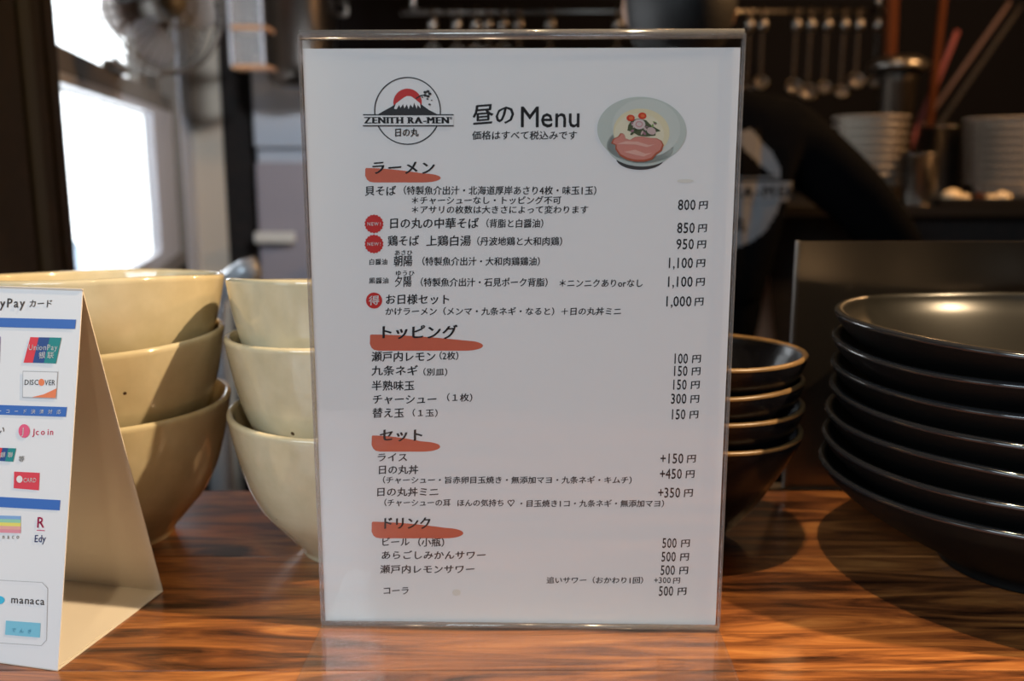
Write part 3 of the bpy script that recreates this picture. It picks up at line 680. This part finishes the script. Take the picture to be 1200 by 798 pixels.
# ================================================================ KITCHEN BEHIND
# back counter and shelf
kc = empty('kitchen_counter', (0, 2.1, -1.05), 'dark steel back counter behind the cook carrying white bowls', 'counter')
boxobj('worktop', (-.2, 2.25, -.18, .6, 1.19, 1.21), M['steel'], kc); boxobj('cabinet', (-.15, 2.2, -.14, .58, 0, 1.19), M['darkwood'], kc)
KT = .16
def wbowls(cxp, Yd, n, R, ztop_px, name, group, side, pitch):
    z0 = KT
    for k in range(n):
        x = W(cxp, 190, Yd).x
        sc_ = R*(0.90+.10*k/n)
        prof = [(0, .002), (sc_*.42, 0), (sc_*.45, .006), (sc_*.76, .022), (sc_*.80, .034), (sc_*.82, .041), (sc_, .044), (sc_, .047), (sc_-.004, .048), (sc_*.83, .044), (sc_*.76, .034), (sc_*.5, .012), (0, .010)]
        o = link('white_bowl', lathe(prof, 48), M['white_china'], None, True); o.location = (x, Yd, z0+k*pitch)
        nth = ['bottom', 'second from bottom', 'third from bottom', 'fourth from bottom', 'middle', 'fourth from top', 'third from top', 'second from top', 'topmost'][k]
        tagit(o, 'white bowl, %s of the %s on the kitchen counter' % (nth, side), 'bowl', group)
wbowls(1017, 2.05, 9, .080, 133, 'white_bowl', 'white bowls stacked beside the cook', 'smaller stack beside the cook', .0170)
wbowls(1192, 2.15, 9, .120, 133, 'white_bowl', 'white bowls stacked at the right of the kitchen', 'wider stack at far right', .0170)
# canister with lid
cp = W(1052, 100, 2.25)
t = empty('steel_canister', (cp.x, 2.25, KT), 'tall steel canister with a domed lid behind the white bowls', 'canister')
hb = W(1052, 82, 2.25).z-KT
link('canister_body', lathe([(0, 0), (.038, 0), (.040, .01), (.040, hb-.03), (.052, hb), (.048, hb), (.036, hb-.03), (.036, .01), (0, .008)], 40), M['darksteel'], t, True)
link('lid', lathe([(0, hb+.001), (.066, hb+.001), (.070, hb+.006), (.066, hb+.016), (.04, hb+.030), (0, hb+.034)], 40), M['steel'], t, True)
# small steel pots
for u, v0, v1, Yd, r, lb in ((1080, 182, 240, 1.98, .034, 'small steel pot on the kitchen counter between the white bowl stacks'), (1105, 150, 240, 2.32, .05, 'dark steel pot standing behind the small pot in the kitchen')):
    b = W(u, v0, Yd); hh = b.z-KT
    bm = lathe([(0, 0), (r*.95, 0), (r, .005), (r, hh), (r+.003, hh+.001), (r+.003, hh+.003), (r-.002, hh+.002), (r-.002, .006), (0, .005)], 32)
    o = link('steel_pot', bm, M['steel'], None, True); o.location = (b.x, Yd, KT); tagit(o, lb, 'pot')
# garlic bits on a tray
tx = W(1150, 240, 1.975)
t = empty('steel_tray', (tx.x, 1.975, KT), 'shallow steel tray in front of the right white bowl stack', 'tray')
bm = bmesh.new(); box(bm, -.11, .13, -.045, .045, 0, .004); box(bm, -.11, .13, -.045, -.041, 0, .016); box(bm, -.11, .13, .041, .045, 0, .016); box(bm, -.11, -.106, -.045, .045, 0, .016); box(bm, .126, .13, -.045, .045, 0, .016)
link('tray_body', bm, M['steel'], t)
for k, (u, v, rr) in enumerate(((1115, 231, .016), (1130, 239, .011), (1147, 240, .012), (1160, 241, .010), (1174, 241, .013))):
    p = W(u, v, 1.975)
    bm = bmesh.new(); bmesh.ops.create_icosphere(bm, subdivisions=2, radius=rr)
    for vv in bm.verts:
        vv.co.x *= 1.35; a = math.atan2(vv.co.z, vv.co.y); vv.co *= 1+.10*math.sin(5*a); vv.co.z = max(vv.co.z, -rr*.8)
    o = link('garlic_clove', bm, M['garlic'] if k != 2 else M['handlewood'], None, True); o.location = (p.x, 1.975, KT+.004+rr*.8)
    o.rotation_euler = (0, 0, k*.7)
    tagit(o, ['pale garlic clove at the left end of the steel tray', 'garlic clove second from the left on the steel tray', 'brown peeled clove in the middle of the steel tray', 'small garlic clove right of the brown one on the tray', 'garlic clove at the right end of the steel tray'][k], 'garlic', 'garlic cloves on the tray')
# wooden handled tools standing in the pot
def stick(name, a, b, r, m, label, cat, extra=None):
    bm = bmesh.new(); A = Vector(a); B = Vector(b); tube(bm, [A, A.lerp(B, .3), A.lerp(B, .9), B], [r*.7, r, r, r*.8], 12)
    o = link(name, bm, m, None, True); tagit(o, label, cat); return o
a = W(1048, 60, 2.40); b = W(1048, -60, 2.40); stick('wooden_paddle', (a.x, 2.40, KT), b, .016, M['handlewood'], 'thick wooden handle standing upright behind the canister lid', 'utensil')
a = W(1098, 60, 2.44); b = W(1112, -60, 2.44); stick('wooden_spoon', (a.x-.01, 2.44, KT), b, .010, M['handlewood'], 'thin wooden handle leaning right beside the upright one', 'utensil')
def tongs(u0, v0, u1, v1, Y0, Y1, r, mat_, label):
    a = W(u0, v0, Y0); b = W(u1, v1, Y1); d = (b-a).normalized(); a2 = a-d*((a.z-KT-.03)/d.z)
    return stick('long_handle', a2, b, r, mat_, label, 'utensil')
tongs(1125, 85, 1184, 2, 2.52, 2.52, .006, ink('dull pink metal', (.06, .032, .028), .8), 'long dull pink metal handle slanting up to the right')
tongs(1160, 60, 1198, 5, 2.58, 2.58, .006, M['darkwood'], 'dark long handle slanting behind the pink metal one')
o = tongs(1113, 58, 1122, 36, 2.47, 2.47, .008, M['pink'], 'short handle with a pink grip in the dark steel pot')
p = W(1123, 36, 2.28)
# hanging ladles on a rail at the right, and longer bright ones over the menu
rz_ = W(900, 14, 2.45).z
rl = empty('hanging_rail', (0, 2.45, rz_), 'steel rail under the kitchen ceiling with ladles hooked on it', 'rail')
xa = W(470, 14, 2.45).x; xb = W(1045, 14, 2.45).x
bm = bmesh.new(); tube(bm, [(xa, 0, 0), (xb, 0, 0)], .007, 12); link('bar', bm, M['steel'], rl, True)
for xx in (xa+.03, xb-.03):
    bm = bmesh.new(); tube(bm, [(xx, 0, 0), (xx, .02, .05), (xx, .02, 1.75-rz_)], .006, 8); link('bracket', bm, M['steel'], rl, True)
def ladle(u, v_bowl, label, r=.022, bend=0):
    x = W(u, 14, 2.45).x; zb = W(u, v_bowl, 2.43).z-rz_
    t = empty('ladle', (x, 2.43, rz_), label, 'ladle', 'ladles hanging from the kitchen rail')
    bm = bmesh.new(); tube(bm, [(0, .034, .003), (0, .02, .014), (0, .004, .010), (0, 0, -.005), (0, 0, zb*.5), (0, 0, zb+.02), (0, -.004, zb)], .0032, 8); link('handle', bm, M['darksteel'], t, True)
    bm = bmesh.new(); bmesh.ops.create_uvsphere(bm, u_segments=20, v_segments=12, radius=r)
    for v in list(bm.verts):
        if v.co.z > r*.25: bm.verts.remove(v)
    bmesh.ops.solidify(bm, geom=bm.faces[:], thickness=.0015)
    o = link('ladle_bowl', bm, M['steel'], t, True); o.location = (0, -.012, zb); o.rotation_euler = (math.radians(60), 0, 0)
    bm = bmesh.new(); tube(bm, [(0, -.006, -.02), (0, -.008, -.035), (0, -.006, -.05)], [.012, .013, .010], 10); link('grip_collar', bm, M['steel'], t, True)
for i, (u, v, r) in enumerate(((876, 108, .018), (892, 96, .018), (931, 101, .020), (948, 107, .022), (967, 102, .016), (987, 107, .016), (1004, 94, .020), (1026, 95, .016))):
    ladle(u, v, ['first', 'second', 'third', 'fourth', 'fifth', 'sixth', 'seventh', 'eighth'][i]+' steel ladle right of the menu on the kitchen rail', r)
for i, (u, v) in enumerate(((508, 60), (536, 62), (558, 62), (572, 64), (590, 60), (608, 66), (645, 66), (723, 64))):
    ladle(u, v, ['first', 'second', 'third', 'fourth', 'fifth', 'sixth', 'seventh', 'eighth'][i]+' steel ladle from the left above the menu on the kitchen rail', .02)

# cook in a black shirt, seen from behind
def skin_obj(name, verts, edges_, radii, m, parent, root=0, sub=2):
    me = bpy.data.meshes.new(name); me.from_pydata([tuple(v) for v in verts], edges_, []); me.update()
    o = bpy.data.objects.new(name, me); C.objects.link(o)
    if parent: o.parent = parent
    sk = o.modifiers.new('skin', 'SKIN')
    for i, r in enumerate(radii):
        d = me.skin_vertices[0].data[i]; d.radius = r if isinstance(r, tuple) else (r, r); d.use_root = (i == root)
    ss = o.modifiers.new('sub', 'SUBSURF'); ss.levels = sub; ss.render_levels = sub
    me.materials.append(m)
    bpy.context.view_layer.update()
    dg = bpy.context.evaluated_depsgraph_get(); m2 = bpy.data.meshes.new_from_object(o.evaluated_get(dg))
    o.modifiers.clear(); o.data = m2; m2.polygons.foreach_set('use_smooth', [True]*len(m2.polygons))
    if not m2.materials: m2.materials.append(m)
    return o
PX, PY = .335, 1.60
person = empty('person', (PX, PY, -1.05), 'cook in black shirt with round back print, bending over the kitchen counter', 'person')
G = lambda x, y, z: (x, y, z+1.05)      # local heights from the floor
body = [G(0, .06, -.12), G(0, .05, .02), G(-.01, .05, .16), G(-.015, .05, .27), G(-.03, .05, .37), G(-.04, .07, .44),            # pelvis..neck 0-5
        G(.13, .04, .295), G(.27, .05, .185), G(.39, .11, .06), G(.43, .17, .02),                                       # right arm 6-9 (hand root 9)
        G(-.17, .05, .28), G(-.26, .10, .10), G(-.24, .19, .06), G(-.23, .22, .05),                                         # left arm 10-13
        G(.09, .05, -.18), G(.10, .04, -.56), G(.10, .07, -.97), G(.10, -.0, -1.02),                                        # right leg
        G(-.09, .05, -.18), G(-.10, .04, -.56), G(-.10, .07, -.97), G(-.10, -.0, -1.02)]
ed = [(0, 1), (1, 2), (2, 3), (3, 4), (4, 5), (3, 6), (6, 7), (7, 8), (8, 9), (3, 10), (10, 11), (11, 12), (12, 13), (0, 14), (14, 15), (15, 16), (16, 17), (0, 18), (18, 19), (19, 20), (20, 21)]
rad = [(.14, .10), (.135, .095), (.15, .10), (.13, .085), .052, .052, .058, .045, .037, .03, .058, .045, .037, .03, .085, .058, .042, .035, .085, .058, .042, .035]
rad = [r if isinstance(r, tuple) else (r, r) for r in rad]
skin_obj('body', body, ed, [(a*.93, b*.93) for a, b in rad], M['skin'], person)
# shirt: torso and long sleeves
si = [0, 1, 2, 3, 4, 6, 7, 8, 10, 11, 12]; mp_ = {k: i for i, k in enumerate(si)}
se = [(mp_[a], mp_[b]) for a, b in ed if a in mp_ and b in mp_]
sv = [body[k] for k in si]; sr = [(rad[k][0]+.013, rad[k][1]+.013) for k in si]; sr[mp_[4]] = (.06, .06)
skin_obj('black_shirt', sv, se, sr, M['cloth'], person, root=mp_[2])
tr_i = [0, 14, 15, 16, 18, 19, 20]; mp2 = {k: i for i, k in enumerate(tr_i)}
skin_obj('trousers', [body[k] for k in tr_i], [(mp2[a], mp2[b]) for a, b in ed if a in mp2 and b in mp2], [(rad[k][0]+.012, rad[k][1]+.012) for k in tr_i], M['cloth'], person)
# head turned down and away, cropped black hair and cap
hx, hy, hz = -.045, .10, 1.05+.525
bm = bmesh.new(); bmesh.ops.create_uvsphere(bm, u_segments=28, v_segments=20, radius=1)
for v in bm.verts:
    c = v.co; v.co = Vector((c.x*.076*(1-.12*max(0, -c.z)), c.y*.095+(.012 if c.z < -.3 else 0), c.z*.115))
hd = link('head', bm, M['skin'], person, True); hd.location = (hx, hy, hz)
bm = bmesh.new(); bmesh.ops.create_uvsphere(bm, u_segments=28, v_segments=20, radius=1)
for v in list(bm.verts):
    if v.co.z < -.9 or (v.co.y > .45 and v.co.z < .35): bm.verts.remove(v)
for v in bm.verts:
    c = v.co; v.co = Vector((c.x*.088, c.y*.106, c.z*.125))
bmesh.ops.solidify(bm, geom=bm.faces[:], thickness=-.008)
o = link('hair', bm, M['hair'], person, True); o.location = (hx, hy, hz+.004)
for s in (-1, 1):
    bm = bmesh.new(); bmesh.ops.create_uvsphere(bm, u_segments=12, v_segments=8, radius=1)
    for v in bm.verts: v.co = Vector((v.co.x*.010, v.co.y*.018, v.co.z*.032))
    o = link('ear', bm, M['skin'], person, True); o.location = (hx+s*.088, hy+.01, hz-.015); o.rotation_euler = (0, 0, s*.3)
bm = bmesh.new(); bmesh.ops.create_uvsphere(bm, u_segments=12, v_segments=10, radius=1)
for v in bm.verts: v.co = Vector((v.co.x*.014, v.co.y*.02, v.co.z*.025))
o = link('nose', bm, M['skin'], person, True); o.location = (hx, hy+.105, hz-.015)
for s in (-1, 1):
    bm = bmesh.new(); bmesh.ops.create_uvsphere(bm, u_segments=12, v_segments=10, radius=.011); o = link('eye', bm, M['hair'], person, True); o.location = (hx+s*.03, hy+.086, hz+.006)
bm = bmesh.new(); bmesh.ops.create_uvsphere(bm, u_segments=12, v_segments=10, radius=1)
for v in bm.verts: v.co = Vector((v.co.x*.022, v.co.y*.008, v.co.z*.006))
o = link('mouth', bm, ink('lips', (.4, .15, .12)), person, True); o.location = (hx, hy+.100, hz-.055)
# hands
for s, wr, dirv in ((1, body[9], Vector((.12, .75, -.35))), (-1, body[13], Vector((.15, .8, -.3)))):
    d = dirv.normalized(); w = Vector(wr); side = d.cross(Vector((0, 0, 1))).normalized()
    hv = [w-d*.02, w+d*.03, w+d*.07]; he = [(0, 1), (1, 2)]; hr = [.026, .032, .030]
    for i, (off, L) in enumerate(((-.027, .062), (-.009, .072), (.009, .068), (.027, .052))):
        b0 = len(hv); k = w+d*.078+side*off
        hv += [k, k+d*L*.5+Vector((0, 0, -.008)), k+d*L*.8+Vector((0, 0, -.028))]; he += [(2, b0), (b0, b0+1), (b0+1, b0+2)]; hr += [.010, .009, .0075]
    b0 = len(hv); k = w+d*.03-side*(.032*s); hv += [k, k+d*.03-side*(.018*s), k+d*.052-side*(.02*s)+Vector((0, 0, -.01))]; he += [(1, b0), (b0, b0+1), (b0+1, b0+2)]; hr += [.013, .011, .009]
    skin_obj('hand', hv, he, [(r, r) for r in hr], M['skin'], person, root=1, sub=1)
# print on the shirt's back, laid on the cloth
shirt = bpy.data.objects['black_shirt']
bpy.context.view_layer.update()
from mathutils.bvhtree import BVHTree
bvh = BVHTree.FromPolygons([v.co.copy() for v in shirt.data.vertices], [tuple(p.vertices) for p in shirt.data.polygons])
def onback(x, z, lift=.0025):
    h = bvh.ray_cast(Vector((x, -2, z)), Vector((0, 1, 0)))
    return Vector((x, (h[0].y if h[0] is not None else .0)-lift, z))
L0 = W(849, 219, 1.52); lx, lz = L0.x-PX, L0.z+1.05; KS = .0965/39.2     # metres per menu-logo pixel
def bpt(u, v, lift=.0025): return onback(lx+(u-477.7)*KS, lz-(v-140)*KS, lift)
def bgrid(name, x0, x1, y0, y1, inside, m, lift, step=1.6):
    """print region as a fine patch following the cloth"""
    vs = {}; V = []; F = []
    def vid(i, j):
        if (i, j) not in vs: vs[(i, j)] = len(V); V.append(bpt(x0+i*step, y0+j*step, lift))
        return vs[(i, j)]
    for i in range(int((x1-x0)/step)):
        for j in range(int((y1-y0)/step)):
            if inside(x0+(i+.5)*step, y0+(j+.5)*step): F.append((vid(i, j), vid(i, j+1), vid(i+1, j+1), vid(i+1, j)))
    return pyobj(name, V, F, m, lgp)
lgp = empty('shirt_print'); lgp.parent = person
cyc = 140
bgrid('print_disc', 436, 520, 98, 182, lambda x, y: (x-477.7)**2+(y-cyc)**2 < 39.5**2 and not (134 < y < 150), M['shirtprint'], .003)
bgrid('print_mountain', 436, 520, 98, 182, lambda x, y: 110 < y < 134 and abs(x-477.7) < (y-108)*1.35 and (x-477.7)**2+(y-cyc)**2 < 37**2, M['cloth'], .005)
bgrid('print_band', 420, 536, 132, 152, lambda x, y: 136.5 < y < 149.5 and 424 < x < 532, M['shirtprint'], .004)
def bline(s, x0, x1, y, size, mm, lift):
    vv, ff = textmesh(s, lambda t, h, l: bpt(x0+t, y-h, lift), size, x1-x0, True, .03, 1.1, .05)
    return pyobj('print_lettering', vv, ff, mm, lgp)
bline('ZENITH RA-MEN', 427, 529, 143, 10, M['cloth'], .006); bline('日の丸', 460, 494, 164, 12, M['cloth'], .006)

# left of the menu: steel refrigerator, stock pot on a shelf, glass cabinet
f0 = W(298, 200, 2.75); f1 = W(440, 200, 2.75)
t = empty('steel_refrigerator', (f0.x, 2.75, -1.05), 'pale blue grey refrigerator behind the cream bowls beside the dark post', 'refrigerator')
ftop = W(320, 60, 2.75).z+1.05; mid = W(320, 182, 2.75).z+1.05
boxobj('cabinet', (0, f1.x-f0.x, .03, .5, 0, ftop), M['fridge'], t, bev=.01)
boxobj('door', (.002, f1.x-f0.x-.002, 0, .028, mid+.02, ftop-.005), M['fridge'], t, bev=.008)
lo = boxobj('door', (.002, f1.x-f0.x-.002, 0, .028, .1, mid-.02), ink('rosy grey steel', (.34, .32, .36)), t, bev=.008)
hz0 = W(318, 278, 2.73).z+1.05
bm = bmesh.new(); box(bm, .0, .115, -.04, -.015, hz0-.016, hz0+.016, bev=.006); box(bm, .01, .025, -.02, 0, hz0-.01, hz0+.01); box(bm, .09, .105, -.02, 0, hz0-.01, hz0+.01); link('door_handle', bm, M['offwhite'], t)
# shelf, hanging pot, glass cabinet
pc = W(352, 60, 2.55); zb = W(345, 106, 2.55).z
t = empty('stock_pot', (pc.x, 2.55, zb), 'round bottomed steel stock pot above the refrigerator at the menu corner', 'pot')
link('pot_body', lathe([(0, 0), (.05, .003), (.075, .014), (.088, .035), (.092, .07), (.092, .24), (.096, .243), (.092, .246), (.088, .24), (.088, .04), (.06, .012), (0, .006)], 48), M['steel'], t, True)
bm = bmesh.new(); tube(bm, [(-.092, 0, .19), (-.125, 0, .19), (-.125, 0, .22), (-.092, 0, .22)], .006, 8); tube(bm, [(.092, 0, .19), (.125, 0, .19), (.125, 0, .22), (.092, 0, .22)], .006, 8); link('pot_handles', bm, M['steel'], t, True)
bm = bmesh.new(); tube(bm, [(0, -.09, .24), (0, -.06, .4), (0, 0, .5)], .004, 8); tube(bm, [(0, .09, .24), (0, .06, .4), (0, 0, .5)], .004, 8); tube(bm, [(0, 0, .5), (0, 0, 1.75-zb)], .004, 8); link('hanging_wire', bm, M['steel'], t, True)
c0 = W(272, 78, 2.3); c1 = W(309, 78, 2.3); ch = 1.2-c0.z
t = empty('glass_cabinet', (c0.x, 2.3, c0.z), 'clear glass wall cabinet with copper edges beside the dark post', 'cabinet')
ww = c1.x-c0.x
boxobj('pane', (0, ww, 0, .003, 0, ch), clear_sheet('smoky glass', (.75, .72, .70), .05, 1.6, haze=.22), t)
boxobj('pane', (0, .003, 0, .08, 0, ch), M['smoky glass'] if 'smoky glass' in M else bpy.data.materials['smoky glass'], t)
cop = ink('copper edging', (.50, .26, .13), .3)
for zz in (.0, W(290, 32, 2.3).z-c0.z): boxobj('shelf', (0, ww+.01, -.004, .08, zz-.005, zz+.004), cop, t)
for xx in (0, ww): boxobj('upright', (xx-.003, xx+.003, -.004, .004, 0, ch), M['sash_light'], t)
boxobj('hanger', (ww/2-.01, ww/2+.01, .03, .05, ch, 1.75-c0.z), M['steel'], t)

# chrome tap rising behind the cream bowls
tp = W(262, 334, 1.30); te = W(298, 314, 1.30)
t = empty('chrome_tap', (tp.x-.02, 1.30, -.35), 'chrome tap with a bright spout behind the gap between the cream bowl stacks', 'tap')
zz = tp.z+.35
bm = bmesh.new(); tube(bm, [(0, 0, .0), (0, 0, zz-.06), (.004, 0, zz-.02), (.022, 0, zz), (.05, 0, zz+.019), (.068, 0, zz+.026)], [.017, .017, .017, .017, .0165, .015], 16); link('spout', bm, M['chrome'], t, True)
bm = bmesh.new(); tube(bm, [(.072, 0, zz-.012), (.060, 0, zz-.002)], .010, 14); link('lever', bm, M['chrome'], t, True)
bm = bmesh.new(); tube(bm, [(.062, 0, .0), (.064, 0, zz-.010)], .008, 14); link('riser', bm, M['chrome'], t, True)
t = empty('sink_unit', (-.42, 1.33, -1.05), 'low steel sink unit under the window with the chrome tap on it', 'sink')
boxobj('basin_top', (-.02, .45, -.18, .18, .685, .70), M['steel'], t); boxobj('sink_cabinet', (-.01, .43, -.16, .16, 0, .685), M['darkwood'], t)

# wall fan in front of the upper sash
fc = W(186, 6, 1.55)
t = empty('wall_fan', fc, 'round smoky grey wall fan with wire cage hanging in front of the window', 'fan')
t.rotation_euler = (0, math.radians(8), math.radians(52))
FR = .105
bm = bmesh.new()
for r, y in ((FR, 0), (FR, .03), (FR*.98, -.02), (FR*.35, -.045)):
    tube(bm, [(r*math.cos(a*math.pi/24), y, r*math.sin(a*math.pi/24)) for a in range(48)], .0018, 6, closed=True)
link('cage_rings', bm, M['fanwire'], t, True)
bm = bmesh.new()
for k in range(40):
    a = 2*math.pi*k/40
    tube(bm, [(.02*math.cos(a), -.048, .02*math.sin(a)), (FR*.6*math.cos(a), -.040, FR*.6*math.sin(a)), (FR*.98*math.cos(a), -.02, FR*.98*math.sin(a)), (FR*math.cos(a), .03, FR*math.sin(a)), (.04*math.cos(a), .05, .04*math.sin(a))], .0007, 4)
link('cage_wires', bm, M['fanwire'], t, kind='stuff')
for k in range(3):
    bm = bmesh.new(); a0 = 2*math.pi*k/3+.4; nr, na = 8, 10; g2 = []
    for i in range(nr+1):
        r = .022+(FR*.9-.022)*i/nr; row = []
        for j in range(na+1):
            w_ = (.35+.75*math.sin(math.pi*min(1, i/nr*.8+.12)))
            a = a0+(j/na-.5)*w_*1.5; row.append(bm.verts.new((r*math.cos(a), -.005+.018*(j/na-.5)*2, r*math.sin(a))))
        g2.append(row)
    for i in range(nr):
        for j in range(na): bm.faces.new((g2[i][j], g2[i][j+1], g2[i+1][j+1], g2[i+1][j]))
    bmesh.ops.solidify(bm, geom=bm.faces[:], thickness=.0015)
    link('blade', bm, M['fanplastic'], t, True)
bm = bmesh.new(); tube(bm, [(0, -.045, 0), (0, -.02, 0), (0, .02, 0)], [.02, .025, .025], 20); link('hub', bm, M['sash'], t, True)
bm = bmesh.new(); tube(bm, [(0, .02, 0), (0, .03, 0), (0, .10, 0), (0, .125, 0)], [.03, .045, .042, .028], 24); link('motor', bm, ink('brown fan housing', (.10, .055, .035), .4), t, True)
# arm back to the wall post above the window
bm = bmesh.new(); tube(bm, [(0, .09, .03), (.02, .10, .12), (.05, .12, .35), (.05, .12, 1.75-fc.z)], .010, 10)
link('arm', bm, ink('dark fan arm', (.02, .018, .016), .4), t, True)
